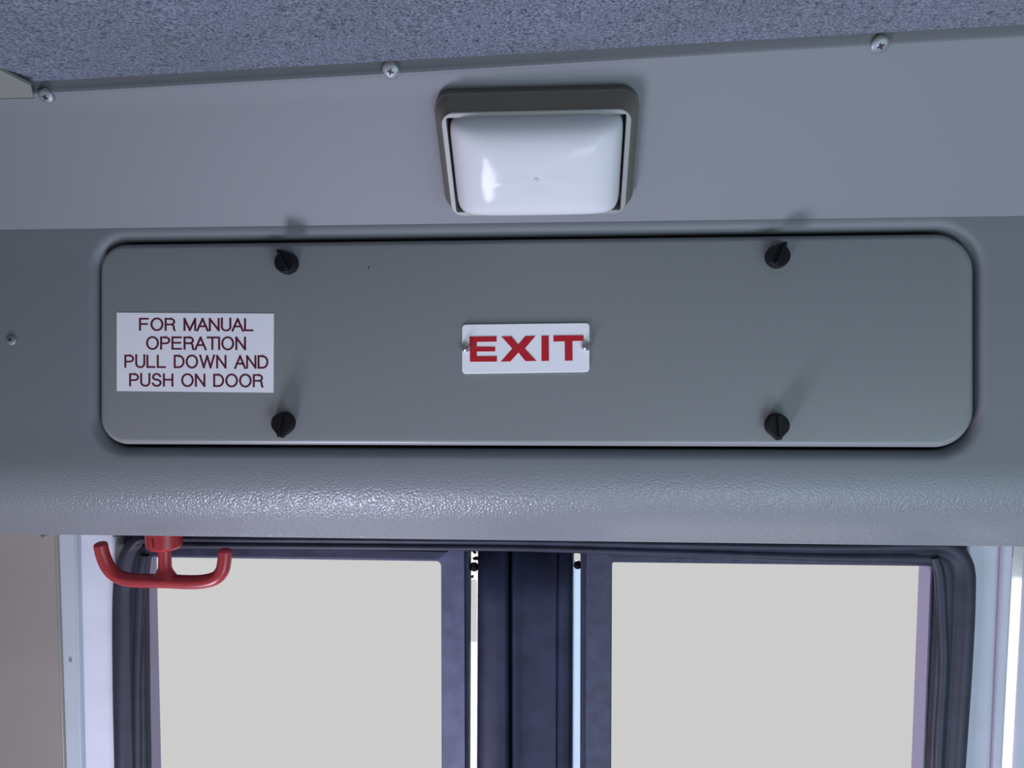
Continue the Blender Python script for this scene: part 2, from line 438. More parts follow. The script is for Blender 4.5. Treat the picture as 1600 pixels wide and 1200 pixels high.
for (x, y) in ((728, 543), (916, 541)):
    a, b = FACE.px(x, y, HF+0.003); o = FACE.w(a, b, HF+0.0018)
    bm = bmesh.new(); lathe(bm, o, FACE.n, [(0.0055, -0.001), (0.0055, 0.0012), (0.0048, 0.0030), (0.0030, 0.0044), (0.0012, 0.0040), (0, 0.0038)], 28)
    link('sign_screw', bm, M['chrome'], es)['label'] = 'shiny domed screw'
# ------------------------------------------------------------ instruction sticker
st_px = [(182.5, 611), (427.5, 613.5), (428, 490), (182.5, 488.5)]
stc = [FACE.px(*p, HF) for p in st_px]
bm = bmesh.new(); rings(bm, FACE, [(stc, H+0.00002), (stc, HF+0.0002)], True, True)
st = link('instruction_sticker', bm, M['sticker'], smooth=False)
tag(st, 'white rectangular sticker with dark red capitals about manual operation, left end of the access panel', 'sticker')
# Helvetica-like stroke letters, 1 high; strokes as polylines
def arc(cx, cy, rx, ry, a0, a1, n=14):
    return [(cx + rx*math.cos(math.radians(a0+(a1-a0)*k/n)), cy + ry*math.sin(math.radians(a0+(a1-a0)*k/n))) for k in range(n+1)]
GL = {
 'F': (0.60, [[(0,0),(0,1)], [(0,1),(0.56,1)], [(0,0.52),(0.50,0.52)]]),
 'E': (0.66, [[(0,0),(0,1)], [(0,1),(0.62,1)], [(0,0.53),(0.57,0.53)], [(0,0),(0.63,0)]]),
 'L': (0.56, [[(0,1),(0,0)], [(0,0),(0.54,0)]]),
 'I': (0.0, [[(0,0),(0,1)]]),
 'T': (0.68, [[(0.34,0),(0.34,1)], [(0,1),(0.68,1)]]),
 'H': (0.64, [[(0,0),(0,1)], [(0.64,0),(0.64,1)], [(0,0.53),(0.64,0.53)]]),
 'N': (0.64, [[(0,0),(0,1)], [(0,1),(0.64,0)], [(0.64,0),(0.64,1)]]),
 'M': (0.78, [[(0,0),(0,1)], [(0,1),(0.39,0)], [(0.39,0),(0.78,1)], [(0.78,1),(0.78,0)]]),
 'A': (0.76, [[(0,-0.04),(0.38,1)], [(0.38,1),(0.76,-0.04)], [(0.13,0.34),(0.63,0.34)]]),
 'W': (1.06, [[(0,1.04),(0.27,0)], [(0.27,0),(0.53,1)], [(0.53,1),(0.79,0)], [(0.79,0),(1.06,1.04)]]),
 'O': (0.80, [arc(0.40,0.5,0.40,0.53,0,360,40)]),
 'U': (0.62, [[(0,1.04),(0,0.34)] + arc(0.31,0.31,0.31,0.335,180,360,16) + [(0.62,1.04)]]),
 'D': (0.68, [[(0,0),(0,1)], [(0,1),(0.30,1)] + arc(0.30,0.5,0.38,0.5,90,-90,18) + [(0,0)]]),
 'P': (0.60, [[(0,0),(0,1)], [(0,1),(0.33,1)] + arc(0.33,0.735,0.27,0.265,90,-90,14) + [(0,0.47)]]),
 'R': (0.64, [[(0,0),(0,1)], [(0,1),(0.36,1)] + arc(0.36,0.745,0.26,0.255,90,-90,14) + [(0,0.49)], [(0.36,0.49)] + arc(0.38,0.29,0.21,0.20,90,0,8) + [(0.60,0.12),(0.65,-0.03)]]),
 'S': (0.62, [arc(0.31,0.755,0.27,0.275,15,180,16) + arc(0.31,0.755,0.27,0.235,180,265,7)[1:] + arc(0.31,0.265,0.30,0.255,85,0,8) + arc(0.31,0.265,0.30,0.295,0,-165,16)[1:]]),
}
def stroke_mesh(bm, pts, wd, to_w, z0, z1):
    """thick polyline as a flat ribbon with mitred joints and square ends"""
    P = [Vector(p) for p in pts]
    closed = (P[0]-P[-1]).length < 1e-6
    if closed: P = P[:-1]
    n = len(P); L, R = [], []
    for i in range(n):
        if closed: d0 = (P[i]-P[i-1]).normalized(); d1 = (P[(i+1) % n]-P[i]).normalized()
        else:
            d0 = (P[i]-P[i-1]).normalized() if i > 0 else (P[1]-P[0]).normalized()
            d1 = (P[i+1]-P[i]).normalized() if i < n-1 else d0
        n0 = Vector((-d0.y, d0.x)); n1 = Vector((-d1.y, d1.x)); b = n0+n1; b = b/max(b.dot(n0), 0.4)
        p = P[i]
        if not closed and i == 0: p = p - d1*wd
        if not closed and i == n-1: p = p + d0*wd
        L.append(p + b*wd); R.append(p - b*wd)
    for hz in (z1,):
        vl = [bm.verts.new(to_w(q, hz)) for q in L]; vr = [bm.verts.new(to_w(q, hz)) for q in R]
        for i in range(n if closed else n-1):
            j = (i+1) % n; bm.faces.new((vl[i], vr[i], vr[j], vl[j]))
GAP = 0.235; SPACE = 0.50
def text_line(txt, x0, x1, ytop_l, ybot_l, ytop_r, ybot_r):
    """fit a line of capitals between pixel x0..x1; tops and bottoms given at both ends"""
    tot = 0; pos = []
    for i, ch in enumerate(txt):
        if ch == ' ': tot += SPACE; continue
        wdt = GL[ch][0]
        g = GAP
        pos.append((ch, tot)); tot += wdt + g
        if ch in 'AT' or (i+1 < len(txt) and txt[i+1] in 'AT'): tot -= 0.08
    tot -= GAP
    wd = 0.076
    def to_w(q, hz):
        t = q.x/tot; px = x0 + (x1-x0)*t
        yt = ytop_l + (ytop_r-ytop_l)*t; yb = ybot_l + (ybot_r-ybot_l)*t
        py = yb + (yt-yb)*(q.y*0.93 + 0.035)
        a, b = FACE.px(px, py, HF); return FACE.w(a, b, hz)
    bm = bmesh.new(); k = 0
    for ch, ox in pos:
        for s in GL[ch][1]:
            stroke_mesh(bm, [(p[0]+ox, p[1]) for p in s], wd, to_w, HF, HF + 0.00030 + 0.00002*(k % 5)); k += 1
    link('line_of_capitals', bm, M['maroon'], st, smooth=False)['label'] = 'dark red printed capitals'
text_line('FOR MANUAL', 219, 395, 497.5, 516, 498, 517)
text_line('OPERATION', 230, 383, 526.5, 545.5, 527, 546.5)
text_line('PULL DOWN AND', 196, 418, 555, 574, 556, 575.5)
text_line('PUSH ON DOOR', 203.5, 410, 584, 603, 585.5, 604.5)

# ------------------------------------------------------------ ceiling lamp on the sloping part
lamp = thing('dome_light', UP.w(*UP.px(838, 240)), 'square ceiling lamp with a glossy white diffuser in a taupe frame, above the access panel', 'lamp')
TL = UP.px(677, 137); TR = UP.px(1000, 133)
T1, T2 = 0.012, 0.028
f_tl = UP.px(687, 172, T2); f_tr = UP.px(990, 168, T2)
f_bl = UP.px(704, 337, T2); f_br = UP.px(978, 335, T2)
X0, X1 = TL[0], TR[0]; S1 = (TL[1]+TR[1])/2
FX0 = (f_tl[0]+f_bl[0])/2; FX1 = (f_tr[0]+f_br[0])/2; FS1 = (f_tl[1]+f_tr[1])/2; FS0 = (f_bl[1]+f_br[1])/2
S0 = FS0 - (S1-FS1)*0.5
print('LAMP', X0, X1, S0, S1, FX0, FX1, FS0, FS1, 'crest', TL, TR, f_tl, f_bl)
base = [(X0, S0), (X1, S0), (X1, S1), (X0, S1)]
front = [(FX0, FS0), (FX1, FS0), (FX1, FS1), (FX0, FS1)]
RB = 0.019
bm = bmesh.new()
rb = lambda c, d, r: rounded(offset(c, d), max(r+d, 0.002), 8)
mid = [tuple((Vector(base[i])*0.80+Vector(front[i])*0.20)) for i in range(4)]
rings(bm, UP, [(rb(base, 0, RB), 0.0), (rb(base, 0, RB), T1-0.002), (rb(base, -0.0015, RB), T1), (rb(mid, 0, RB*.9), T1+0.0005),
               (rb(front, 0, RB*.75), T2-0.002), (rb(front, -0.0012, RB*.75), T2), (rb(front, -0.004, RB*.6), T2), (rb(front, -0.0045, RB*.6), T1)], False, True)
link('lamp_housing', bm, M['lampbase'], lamp, angle=30)
bm = bmesh.new()
BZ = 0.0062
rings(bm, UP, [(rb(front, -0.0012, RB*.75), T2-0.002), (rb(front, -0.0012, RB*.75), T2+0.0015), (rb(front, -0.002, RB*.7), T2+0.0022),
               (rb(front, -BZ, RB*.45), T2+0.0022), (rb(front, -BZ-0.0006, RB*.45), T2-0.012)], False, False)
link('lamp_bezel', bm, M['bezel'], lamp, angle=30)
# diffuser pillow
dcx, dcs = (FX0+FX1)/2, (FS0+FS1)/2; hx = (FX1-FX0)/2 - BZ - 0.0022; hs = (FS1-FS0)/2 - BZ*0.8
DH = 0.034; DB = T2 - 0.004
bm = bmesh.new(); N = 72; gridv = []
def ss(k):      # denser near the rim
    t = -1 + 2*k/N; return math.copysign(1 - (1-abs(t))**1.8, t)
for j in range(N+1):
    row = []
    for i in range(N+1):
        u, v = ss(i), ss(j)
        # squircle mapping keeps the corners rounded
        e = 10.0; m_ = (abs(u)**e + abs(v)**e)**(1/e); mm = max(abs(u), abs(v))
        k_ = mm/m_ if m_ > 0 else 1
        uu, vv = u*k_, v*k_
        h = max(0, 1-mm**5.0)**0.5
        dome = 1 - 0.16*(uu*uu + vv*vv)/2
        d = math.hypot(uu*1.0, vv*0.85); dimple = -0.045*math.exp(-(d/0.13)**2) + 0.018*math.exp(-((v+0.06-0.06*math.cos(5*u))/0.10)**2)*math.exp(-(u/0.5)**2)
        hh = h*(dome + dimple)
        row.append(bm.verts.new(UP.w(dcx + uu*hx, dcs + vv*hs, DB + DH*hh)))
    gridv.append(row)
for j in range(N):
    for i in range(N): bm.faces.new((gridv[j][i], gridv[j][i+1], gridv[j+1][i+1], gridv[j+1][i]))
link('diffuser', bm, M['diff'], lamp, angle=80)
bm = bmesh.new(); o = UP.w(dcx, dcs, DB + DH*0.962)
lathe(bm, o, UP.n, [(0.0030, -0.002), (0.0026, 0.0008), (0.0014, 0.0014), (0, 0.0015)], 20)
link('diffuser_stud', bm, mat('grey_stud', (0.5, 0.5, 0.53, 1), 0.3), lamp)

# ------------------------------------------------------------ screws on the header
def screw(fr, px, py, label, R=0.0085, h=0.0, turn=20, small=False):
    a, b = fr.px(px, py, h+0.002); o = fr.w(a, b, h)
    root = thing('small_screw' if small else 'panel_screw', o, label, 'screw')
    bm = bmesh.new(); lathe(bm, o, fr.n, [(R, -0.002), (R, 0.0005), (R*0.95, 0.0011), (R*0.7, 0.0021), (R*0.3, 0.0026), (0, 0.0027)], 32)
    link('screw_head', bm, M['zinc'], root)
    bm = bmesh.new(); t0 = math.radians(turn)
    for q in range(2):
        t = t0 + q*math.pi/2; d = Vector((math.cos(t), math.sin(t))); e = Vector((-d.y, d.x)); l, wd = R*0.36, R*0.11
        pts = [(a, b) + Vector((0, 0)) if False else (a + (d*sx*l + e*sy*wd).x, b + (d*sx*l + e*sy*wd).y) for sx, sy in ((-1,-1),(1,-1),(1,1),(-1,1))]
        rings(bm, fr, [(pts, h+0.0020), (pts, h+0.00285+0.00003*q)], True, True)
    link('cross_recess', bm, M['slot'], root, smooth=False)
screw(UP, 610, 112, 'cross-head screw at the carpet edge, left of the ceiling lamp', turn=75)
screw(UP, 1376, 72, 'cross-head screw at the carpet edge, near the top right corner', turn=30)
screw(UP, 71, 152, 'cross-head screw at the left end of the carpet edge, below the cream trim', R=0.0078, turn=150, h=0.0022)
screw(FACE, 16, 531, 'small screw in the header panel, left of the access panel', R=0.0062, turn=160)

# ------------------------------------------------------------ ceiling carpet
p1 = UP.w(-0.95, ce_s(-0.95)); p2 = UP.w(0.95, ce_s(0.95))
slope = (p2.z-p1.z)/(p2.x-p1.x)
yl = lambda x: UP.w(x, ce_s(x)).y; zl = lambda x: UP.w(x, ce_s(x)).z
cor = UP.px(48, 131)                                     # carpet's left corner
bm = bmesh.new()
xc = cor[0]
# subdivided sheet, front edge cut along the panel; left of xc the edge runs forward to the viewer
n1, n2 = 60, 40
top = []; bottom = []
random.seed(4)
pz0 = UP.w(xc, ce_s(xc))
pL = hit(0, 106, Vector((0, 0, pz0.z+0.0)), Vector((slope, 0, -1)).normalized()) if False else None
def zc(x, y): return zl(x) + (yl(x) - y)*(-0.015) + 0.0
# point where the trim edge leaves the frame (0,106) on the ceiling sheet
r_ = ray(0, 106); t_ = 0.5
for _ in range(60):
    q = O3 + r_*t_; t_ += (zc(q.x, q.y) - q.z)/ (r_.z if abs(r_.z) > 1e-3 else 1) * 0.8
qL = O3 + r_*t_
dirL = (Vector((qL.x, qL.y)) - Vector((xc, yl(xc))))
def edge_y(x):
    if x >= xc: return yl(x)
    return yl(xc) + dirL.y/dirL.x*(x-xc)
xsr = [-1.2 + (xc+1.2)*i/12 for i in range(12)] + [xc + (1.2-xc)*i/200 for i in range(201)]
rows = []
for x in xsr:
    y1 = edge_y(x) - 0.004*(x >= xc) - (0.0 if x < xc else 0.0002*random.random()); y0 = -1.6
    rows.append([bm.verts.new((x, y0 + (y1-y0)*k/30, zc(x, y0 + (y1-y0)*k/30))) for k in range(31)])
for A, B in zip(rows[:-1], rows[1:]):
    for k in range(30): bm.faces.new((A[k], B[k], B[k+1], A[k+1]))
ext = bmesh.ops.extrude_face_region(bm, geom=bm.faces[:])
for v in [g for g in ext['geom'] if isinstance(g, bmesh.types.BMVert)]: v.co.z += 0.02
ceiling = structure(link('ceiling', bm, M['carpet'], angle=40), 'blue-grey carpeted ceiling')
# cream trim at the top left corner
bm = bmesh.new()
a_ = Vector((xc, yl(xc), zl(xc)))
c1 = UP.w(*UP.px(52.5, 149.5, 0.003), 0.003); c3 = UP.w(*UP.px(0, 151.5, 0.003), 0.003)
tn = (c1 - c3).cross(qL - c3).normalized()
if tn.y > 0: tn = -tn
TR_ = Frame(c1, Vector((1, 0, 0)).cross(tn) * (1 if Vector((1, 0, 0)).cross(tn).z > 0 else -1), tn)
TR_.x = (Vector((1, 0, 0)) - tn*tn.x).normalized(); TR_.up = tn.cross(TR_.x) * (1 if tn.cross(TR_.x).z > 0 else -1)
def uw(px, py, h=0.0): return TR_.px(px, py, h)
pts = [uw(-60, 151.8), uw(52.5, 149.5), uw(48.5, 130.5), uw(0, 106), uw(-60, 76)]
bm = slab(TR_, pts, -0.001, 0.0022)
pg = [UP.px(-60, 155.5), UP.px(53.5, 153.2), UP.px(50, 140), UP.px(-60, 140)]
structure(link('trim_1', bm, M['cream'], smooth=False), 'cream corner trim')
link('trim_shadow_line', slab(UP, pg, -0.001, 0.0005), M['edge'], bpy.data.objects['trim_1'], smooth=False)  # black slab put in as the shadow line under the trim

# ------------------------------------------------------------ door opening: seal, pillars
def D(px, py, h=0.0): return DOOR.px(px, py, h)
ZB = -1.35                                                # bottom of things, relative to the camera
def down(pt, pb):
    """carry the line top->bottom on to ZB"""
    t = (ZB - pt[1])/(pb[1]-pt[1]); return (pt[0] + (pb[0]-pt[0])*t*0.0 + (pb[0]-pt[0])*min(t, 1.6), ZB)
def bar(name, xt0, xt1, yt, xb0, xb1, h0, h1, material, parent=None, bevel=0.002, yt2=None, smooth=True, mid=None):
    """upright bar: pixel x at its top (row yt) and at row 1200; front face at height h1 before the door plane"""
    a = D(xt0, yt, h1); b = D(xt1, yt2 or yt, h1); c = D(xb0, 1200, h1); d = D(xb1, 1200, h1)
    pts = [down(a, c), down(b, d), b, a]
    bm = slab(DOOR, pts, h0, h1)
    return link(name, bm, material, parent, bevel=bevel, smooth=smooth)

# pillars left and right of the opening
o = bar('wall_left', -260, 88, 815, -240, 96, -0.04, 0.035, M['taupe'], bevel=0.004); structure(o, 'glossy taupe side wall')
o = bar('trim_2', 84, 119, 815, 96, 119, -0.04, 0.030, M['pillargrey'], bevel=0.004); structure(o, 'pale grey pillar edge')
o = bar('trim_3', 118, 178, 815, 119, 182, -0.04, 0.020, M['pillar'], bevel=0.004); structure(o, 'white door pillar')
o = bar('trim_4', 1512, 1570, 830, 1496, 1553, 0.0, 0.020, M['pillarright'], bevel=0.004); structure(o, 'pale grey right door pillar')
o = bar('trim_5', 1568, 1586, 830, 1551, 1562, 0.02, 0.028, M['pillarright'], bevel=0.003); structure(o, 'pillar bead')
o = bar('trim_6', 1587, 1603, 830, 1563, 1578, 0.024, 0.027, M['glow'], bevel=0.0005); structure(o, 'translucent strip in place of a bright daylight slit')  # backlit strip added to give the bright daylight line
o = bar('wall_right', 1603, 1900, 830, 1578, 1850, 0.02, 0.030, M['pillarright'], bevel=0.004); structure(o, 'pale right side wall')

# rubber seal: a lumpy band running up, round the corners and across
def seal_path(h):
    P = [(200, 2350), (200, 2000), (200, 1700), (200, 1450), (199, 1300), (199, 1200), (197, 1100), (196, 1000), (196, 930), (200, 885), (212, 858), (240, 849), (400, 850), (640, 852), (830, 854), (1100, 861), (1300, 866), (1440, 866), (1480, 869), (1498, 890), (1500, 940), (1495, 1050), (1486, 1200), (1482, 1300), (1478, 1450), (1472, 1700), (1466, 2000), (1460, 2350)]
    return P
def seal(name, path, wd, h0, h1, material, parent, wob=0.0):
    """flat-backed rounded strip following a pixel path"""
    pts = []
    for (x, y) in path:
        a, b = D(x, y, h1); pts.append(Vector((a, b, 0)))
    pts = smooth_path(pts, 8); bm = bmesh.new(); rows = []
    prof = [(-1, 0), (-1, 0.62), (-0.93, 0.82), (-0.75, 0.96), (-0.45, 1.0), (-0.2, 0.9), (0.0, 0.66), (0.10, 0.62), (0.25, 0.70), (0.5, 0.75), (0.8, 0.68), (1, 0.5), (1, 0)]
    n = len(pts)
    for i, p in enumerate(pts):
        t = (pts[min(i+1, n-1)] - pts[max(i-1, 0)]).normalized(); nn = Vector((t.y, -t.x, 0))
        ww = wd[min(int(i/8), len(wd)-1)] if isinstance(wd, list) else wd
        if isinstance(wd, list):
            k = i/8; j = min(int(k), len(wd)-1); j2 = min(j+1, len(wd)-1); ww = wd[j] + (wd[j2]-wd[j])*(k-int(k))
        off = wob*math.sin(i*0.7)
        rows.append([bm.verts.new(DOOR.w(p.x + nn.x*(s*ww+off), p.y + nn.y*(s*ww+off), h0 + (h1-h0)*z)) for s, z in prof])
    for A, B in zip(rows[:-1], rows[1:]):
        for k in range(len(A)-1): bm.faces.new((A[k], B[k], B[k+1], A[k+1]))
    bm.faces.new(rows[0]); bm.faces.new(rows[-1])
    return link(name, bm, material, parent, angle=60)
W_ = 1/F*1.03
wd = [27*W_]*4 + [27*W_, 27*W_, 27*W_, 27*W_, 26*W_, 24*W_, 20*W_, 13*W_, 12*W_, 12*W_, 12*W_, 14*W_, 17*W_, 20*W_, 24*W_, 27*W_, 27*W_, 27*W_, 26*W_, 26*W_] + [26*W_]*4
sl = seal('trim_7', seal_path(0), wd, 0.0125, 0.034, M['rubber'], None, 0.0)
structure(sl, 'black rubber door seal')
# inner lips of the seal at both sides, folded
for nm, path in (('seal_fold', [(224, 868), (219, 900), (216, 960), (213, 1060), (214, 1200), (214, 1500), (214, 1900), (214, 2350)]),
                 ('seal_fold', [(1462, 872), (1470, 900), (1474, 960), (1476, 1050), (1468, 1200), (1464, 1500), (1460, 1900), (1455, 2350)])):
    pp = [Vector(DOOR.w(*D(x, y, 0.03), 0.026)) for x, y in path]
    bm = bmesh.new(); tube(bm, smooth_path(pp, 6), 0.0065, 12); link(nm, bm, M['rubber'], sl)

# ------------------------------------------------------------ door leaves
def leaf(idx, outer_px, inner_px, radii, mframe, label, inner_b):
    """outer and inner: pixel corners (bl, br, tr, tl), bl/br at row 1200 and carried on down"""
    root = bpy.data.objects.new('door_%d' % idx, None); C.objects.link(root); structure(root, label)
    h1 = 0.012; h0 = -0.022
    op = [D(*p, h1) for p in outer_px]; ip = [D(*p, h1) for p in inner_px]
    root.location = DOOR.w((op[0][0]+op[1][0])/2, ZB-0.05, 0)
    op = [down(op[3], op[0]), down(op[2], op[1]), op[2], op[3]]
    ip = [down(ip[3], ip[0]), down(ip[2], ip[1]), ip[2], ip[3]]
    ip[0] = (ip[0][0], ZB+0.06); ip[1] = (ip[1][0], ZB+0.06)
    O_ = rounded(op, 0.003, 6); I_ = rounded(ip, radii, 6); I2 = rounded(offset(ip, 0.0015), [r+0.0015 for r in radii], 6)
    bm = bmesh.new()
    vs_ = rings(bm, DOOR, [(I_, h0), (I_, h1-0.0015), (I2, h1), (O_, h1), (O_, h0)])
    bm.faces.ensure_lookup_table()
    for i in range(len(I_)): bm.faces[i].material_index = 1
    a, b = vs_[-1], vs_[0]; n = len(a)
    for i in range(n): bm.faces.new((a[i], a[(i+1) % n], b[(i+1) % n], b[i]))
    link('door_frame', bm, [mframe, M['purple']], root, angle=30)
    G_ = rounded(offset(ip, 0.0008), [r+0.0008 for r in radii], 6)
    bm = slab(DOOR, G_, -0.021, -0.017); link('glass_pane', bm, M['glass'], root, smooth=False)
    return root
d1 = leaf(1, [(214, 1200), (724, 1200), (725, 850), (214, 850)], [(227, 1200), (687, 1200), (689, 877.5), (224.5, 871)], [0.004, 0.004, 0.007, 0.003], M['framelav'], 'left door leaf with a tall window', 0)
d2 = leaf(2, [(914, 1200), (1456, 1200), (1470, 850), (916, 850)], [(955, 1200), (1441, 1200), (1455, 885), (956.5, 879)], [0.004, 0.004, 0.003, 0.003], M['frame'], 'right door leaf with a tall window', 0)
# top rail of the right leaf: darker ledge
bm = slab(DOOR, [D(958, 872, .016), D(1452, 878, .016), D(1452, 868, .016), D(918, 858, .016)], 0.011, 0.016)
link('top_rail', bm, M['rubber'], d2, bevel=0.001)
bm = slab(DOOR, [D(222, 868, .016), D(684, 875, .016), D(700, 862, .016), D(222, 852, .016)], 0.011, 0.016)
link('top_rail', bm, M['frame'], d1, bevel=0.001)
# left leaf: narrow dark return beside the slit
bar('stile_return', 724, 733, 858, 722, 727, -0.02, 0.008, M['navy'], d1, bevel=0.001)
# translucent strips added in the door gaps in place of open daylight
def slit(name, xt, xb, yt, wt, material, parent, hole, label):
    """strip in place of a daylight gap, with an elongated slot, hole = (x0, x1, y0, y1) pixels"""
    h = -0.020
    tl = D(xt, yt, h); tr = D(xt+wt, yt, h); bl = D(xb, 1200, h); br = D(xb+wt*0.95, 1200, h)
    bl = down(tl, bl); br = down(tr, br)
    x0, x1, y0, y1 = hole
    hc = [D(x0, y1, h), D(x1, y1, h), D(x1, y0, h), D(x0, y0, h)]
    hr = (hc[1][0]-hc[0][0])*0.48
    I_ = rounded(hc, hr, 8); bm = bmesh.new()
    O_ = []
    cor4 = [bl, br, tr, tl]; n4 = len(I_)//4
    m = n4//2; N_ = len(I_); O_ = [None]*N_
    for q in range(4):
        i0 = q*n4+m; i1 = i0+n4
        for i in range(i0, i1):
            t = (i-i0)/n4; A = Vector(cor4[q]); B = Vector(cor4[(q+1) % 4])
            if q in (1, 3):
                p = I_[i % N_]; yy = p[1] if i != i0 else A.y
                tt = (yy-A.y)/(B.y-A.y); v = A.lerp(B, max(0, min(1, tt)))
            else: v = A.lerp(B, t)
            O_[i % N_] = (v.x, v.y)
    vs_ = rings(bm, DOOR, [(I_, h-0.002), (I_, h), (O_, h), (O_, h-0.002)])
    a, b = vs_[-1], vs_[0]
    for i in range(N_): bm.faces.new((a[i], a[(i+1) % N_], b[(i+1) % N_], b[i]))
    s = link(name, bm, material, parent, smooth=False); s['label'] = label
slit('daylight_gap_strip', 731, 727, 845, 17, M['glow'], d1, (736.5, 744, 905, 1004), 'white translucent strip in place of daylight in the door gap, with a slot')
slit('daylight_gap_strip', 893.5, 892.5, 845, 15.5, M['glowblue'], d2, (897, 906.5, 863, 878), 'pale blue translucent strip in place of daylight in the door gap, with a slot')
def bolt(px, py, R, parent, h=-0.012):
    a, b = D(px, py, h); o_ = DOOR.w(a, b, h-0.008)
    bm = bmesh.new(); lathe(bm, o_, DOOR.n, [(R*1.25, 0), (R*1.25, 0.002), (R*0.8, 0.0022), (R*0.8, 0.008), (R*0.55, 0.0095), (0, 0.0097)], 20)
    link('hinge_bolt', bm, M['frame'], parent)['label'] = 'dark hinge bolt'
bolt(740, 888, 0.0052, d1); bolt(903, 885, 0.0048, d2)
# worn blotches of sealant on the top of the left strip
bm = bmesh.new()
for k in range(11):
    x = 732 + random.random()*16; y = 859 + random.random()*44
    if 880 < y < 896: continue
    a, b = D(x, y, -0.0195); R = 0.0012 + random.random()*0.0018
    pts = [(a + R*(0.7+0.6*random.random())*math.cos(t*math.pi/5), b + R*(0.7+0.6*random.random())*math.sin(t*math.pi/5)) for t in range(10)]
    rings(bm, DOOR, [(pts, -0.020), (pts, -0.0186)], False, True)
link('sealant_blotches', bm, M['rubber'], d1, smooth=False)['label'] = 'dark worn blotches'

# centre meeting rubbers, one per leaf
def meeting(parent, px_prof, name, label, mt):
    """px_prof: (pixel x at top, pixel x at bottom, height) across the bar"""
    bm = bmesh.new(); rows = []
    for xt, xb, h in px_prof:
        a = D(xt, 850, h); b = D(xb, 1200, h); c = down(a, b)
        rows.append([bm.verts.new(DOOR.w(a[0] + (c[0]-a[0])*k/12, a[1] + (c[1]-a[1])*k/12, h)) for k in range(13)])
    for A, B in zip(rows[:-1], rows[1:]):
        for k in range(12): bm.faces.new((A[k], B[k], B[k+1], A[k+1]))
    o = link(name, bm, mt, parent, angle=50); o['label'] = label
    sm = o.modifiers.new('solid', 'SOLIDIFY'); sm.thickness = 0.002; sm.offset = -1
meeting(d1, [(747, 741, -0.024), (747, 741, 0.004), (752, 747, 0.012), (760, 757, 0.016), (775, 773, 0.018), (788, 786, 0.018), (794, 793, 0.013), (797, 797, 0.002), (801, 801, 0.002), (801, 801, -0.012)], 'meeting_rubber', 'dark navy rubber edge', M['navy'])
meeting(d2, [(801.5, 802, -0.012), (801.5, 802, 0.016), (803, 803.5, 0.0195), (805.5, 806, 0.019), (812, 812, 0.014), (830, 830, 0.012), (855, 853, 0.013), (868, 866, 0.014), (871, 869, 0.011), (875, 873, 0.014), (886, 884, 0.012), (892, 890, 0.006), (894, 892, -0.024)], 'meeting_rubber', 'dark navy rubber edge', M['navy'])
# inner dark return of right leaf beside slit
bar('stile_return', 908, 917, 858, 907, 915, -0.02, 0.010, M['navy'], d2, bevel=0.001)

# wall behind the header above the doors
bm = slab(Frame((0, 1.09, CZ), (0, 0, 1), (0, -1, 0)), [(XL, SOFF-CZ+0.002), (XR, SOFF-CZ+0.002), (XR, 0.42), (XL, 0.42)], -0.02, 0.0)
structure(link('wall_front', bm, M['frame'], smooth=False), 'body wall behind the header')

bm = slab(DOOR, [(XL, D(800, 862)[1]), (XR, D(800, 862)[1]), (XR, SOFF-CZ-0.0006), (XL, SOFF-CZ-0.0006)], -0.05, -0.004)
structure(link('trim_8', bm, M['frame'], smooth=False), 'dark lintel above the door seal')

# small fasteners at the pillars under the header
def rivet(px, py, h, R, label):
    a, b = D(px, py, h); o_ = DOOR.w(a, b, h)
    bm = bmesh.new(); lathe(bm, o_, DOOR.n, [(R, -0.002), (R, 0.0004), (R*0.8, 0.0016), (R*0.3, 0.0022), (R*0.28, 0.0010), (0, 0.0010)], 24)
    r = link('rivet', bm, M['zinc']); tag(r, label, 'rivet')
rivet(68.5, 836.5, 0.035, 0.0048, 'small metal rivet on the taupe wall under the header, at far left')
rivet(180, 838, 0.020, 0.0028, 'tiny rivet on the white door pillar beside the seal corner')
rivet(122, 1029, 0.020, 0.0016, 'tiny rivet head on the white pillar left of the door, right of a pit')
# chip in the pillar's paint
a, b = D(110, 1030, 0.030); bm = bmesh.new()
pts = [(a + 0.0022*math.cos(t*math.pi/5)*(0.8+0.4*random.random()), b + 0.0042*math.sin(t*math.pi/5)*(0.8+0.4*random.random())) for t in range(10)]
rings(bm, DOOR, [(pts, 0.0295), (pts, 0.0303)], True, True)
o = link('paint_chip', bm, mat('chip_grey', (0.2, 0.24, 0.22, 1), 0.7), bpy.data.objects['trim_2'], smooth=False)
# dust speck on access panel
a, b = FACE.px(576, 418, H); bm = bmesh.new(); lathe(bm, FACE.w(a, b, H-0.0002), FACE.n, [(0.0010, 0), (0.0008, 0.0005), (0, 0.0006)], 10)
link('paint_pit', bm, M['slot'], ap)

# ------------------------------------------------------------ red emergency handle
HY = 0.957
def hp(x, y, dy=0.0): return atY(x, y, HY + dy)
hd = thing('release_handle', hp(262, 836), 'red plastic pull-down door release handle with two upturned arms, hanging below the header', 'handle')
path = [hp(157, 851, -0.006), hp(161, 868, -0.004), hp(169, 886, -0.002), hp(182, 899), hp(203, 906), hp(232, 907.5), hp(262, 908), hp(292, 909.5), hp(318, 908.5), hp(337, 903), hp(347, 892), hp(350.5, 877), hp(352, 861)]
bm = bmesh.new(); sp = smooth_path(path, 7); nn = len(sp)
R0 = 10.8/F*HY
sp = [sp[0] + (sp[0]-sp[1]).normalized()*R0*0.35] + [sp[0] + (sp[0]-sp[1]).normalized()*R0*0.2] + sp + [sp[-1] + (sp[-1]-sp[-2]).normalized()*R0*0.2, sp[-1] + (sp[-1]-sp[-2]).normalized()*R0*0.35]
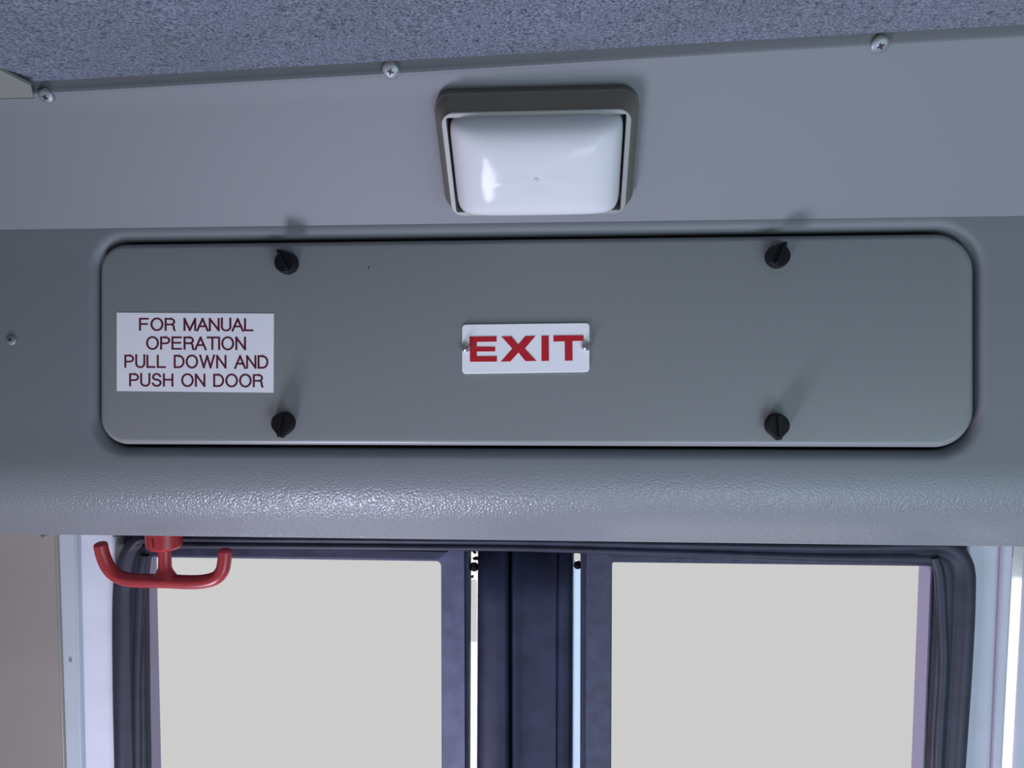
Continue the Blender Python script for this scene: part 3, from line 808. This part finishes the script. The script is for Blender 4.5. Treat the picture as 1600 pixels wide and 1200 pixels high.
rad = [R0*0.60, R0*0.88] + [R0*(1.0 + 0.06*math.sin(math.pi*k/nn)) for k in range(nn)] + [R0*0.88, R0*0.60]
tube(bm, sp, rad, 28)
link('grip_bar', bm, M['redplastic'], hd, angle=50)
bm = bmesh.new(); c = hp(258, 908); t = hp(257.5, 850)
ax = (t - c); Lh = ax.length
k_ = HY/F
lathe(bm, c, ax, [(20*k_, 0.004), (17*k_, 0.009), (13*k_, 0.0135), (10.6*k_, 0.019), (10.2*k_, 0.030), (11*k_, Lh)], 32)
link('shaft', bm, M['redplastic'], hd)
bm = bmesh.new(); lathe(bm, c + Vector((0.003, -R0*0.72, 0.003)), (0, -1, 0.15), [(8.5*k_, -0.002), (7.0*k_, 0.0026), (3*k_, 0.0034), (0, 0.0036)], 20)
link('boss', bm, M['redplastic'], hd)
c0 = hp(253.5, 858.5); c0.y += 0.006
bm = bmesh.new(); lathe(bm, c0, (0, 0, 1), [(0.0, 0.0), (24*k_, 0.0), (28.4*k_, 0.0035), (29*k_, 0.010), (29*k_, SOFF - c0.z - 0.0005)], 48)
link('housing', bm, M['redplastic'], hd, angle=40)
bm = bmesh.new(); a1 = atY(237, 848, HY-0.019)
pts = [(-0.001, -0.0085), (0.001, -0.0085), (0.001, 0.004), (-0.001, 0.004)]
rings(bm, Frame(a1, (0, 0, 1), (0, -1, 0)), [(pts, -0.004), (pts, 0.0012)], True, True)
link('moulding_seam', bm, M['redplastic'], hd, bevel=0.0005)

# ------------------------------------------------------------ rest of the bus, behind and beside the viewer
def plate(name, fr, outer, hole, h0, h1, material, label):
    bm = bmesh.new()
    R = lambda a: [(a[0], a[2]), (a[1], a[2]), (a[1], a[3]), (a[0], a[3])]
    if hole:
        vs_ = rings(bm, fr, [(R(hole), h0), (R(hole), h1), (R(outer), h1), (R(outer), h0)])
        a, b = vs_[-1], vs_[0]
        for i in range(4): bm.faces.new((a[i], a[(i+1) % 4], b[(i+1) % 4], b[i]))
    else: rings(bm, fr, [(R(outer), h0), (R(outer), h1)], True, True)
    return structure(link(name, bm, material, smooth=False), label)
plate('floor', Frame((0, 0, 0), (0, 1, 0), (0, 0, 1)), (-1.3, 1.3, -2.0, 1.05), None, 0.55, 0.60, M['floor'], 'bus floor')
class YF(Frame):
    def w(s, a, b, h=0.0): return Vector((s.o.x + h, a, b))
plate('wall_side_left', YF((-1.30, 0, 0), (0, 0, 1), (1, 0, 0)), (-2.0, 0.93, 0.60, 2.75), (-0.95, 0.55, 0.95, 2.0), -0.03, 0.0, M['taupe'], 'left side wall with a windscreen opening added for light')  # opening out of view, added to let light in
plate('wall_side_right', YF((1.30, 0, 0), (0, 0, 1), (1, 0, 0)), (-2.0, 0.93, 0.60, 2.75), (-1.4, 0.2, 1.05, 2.0), 0.0, 0.03, M['taupe'], 'right side wall with a window opening added for light')  # opening out of view, added for the light on the right
plate('wall_back', Frame((0, -2.0, 0), (0, 0, 1), (0, 1, 0)), (-1.3, 1.3, 0.55, 2.75), None, -0.03, 0.0, M['taupe'], 'rear wall')
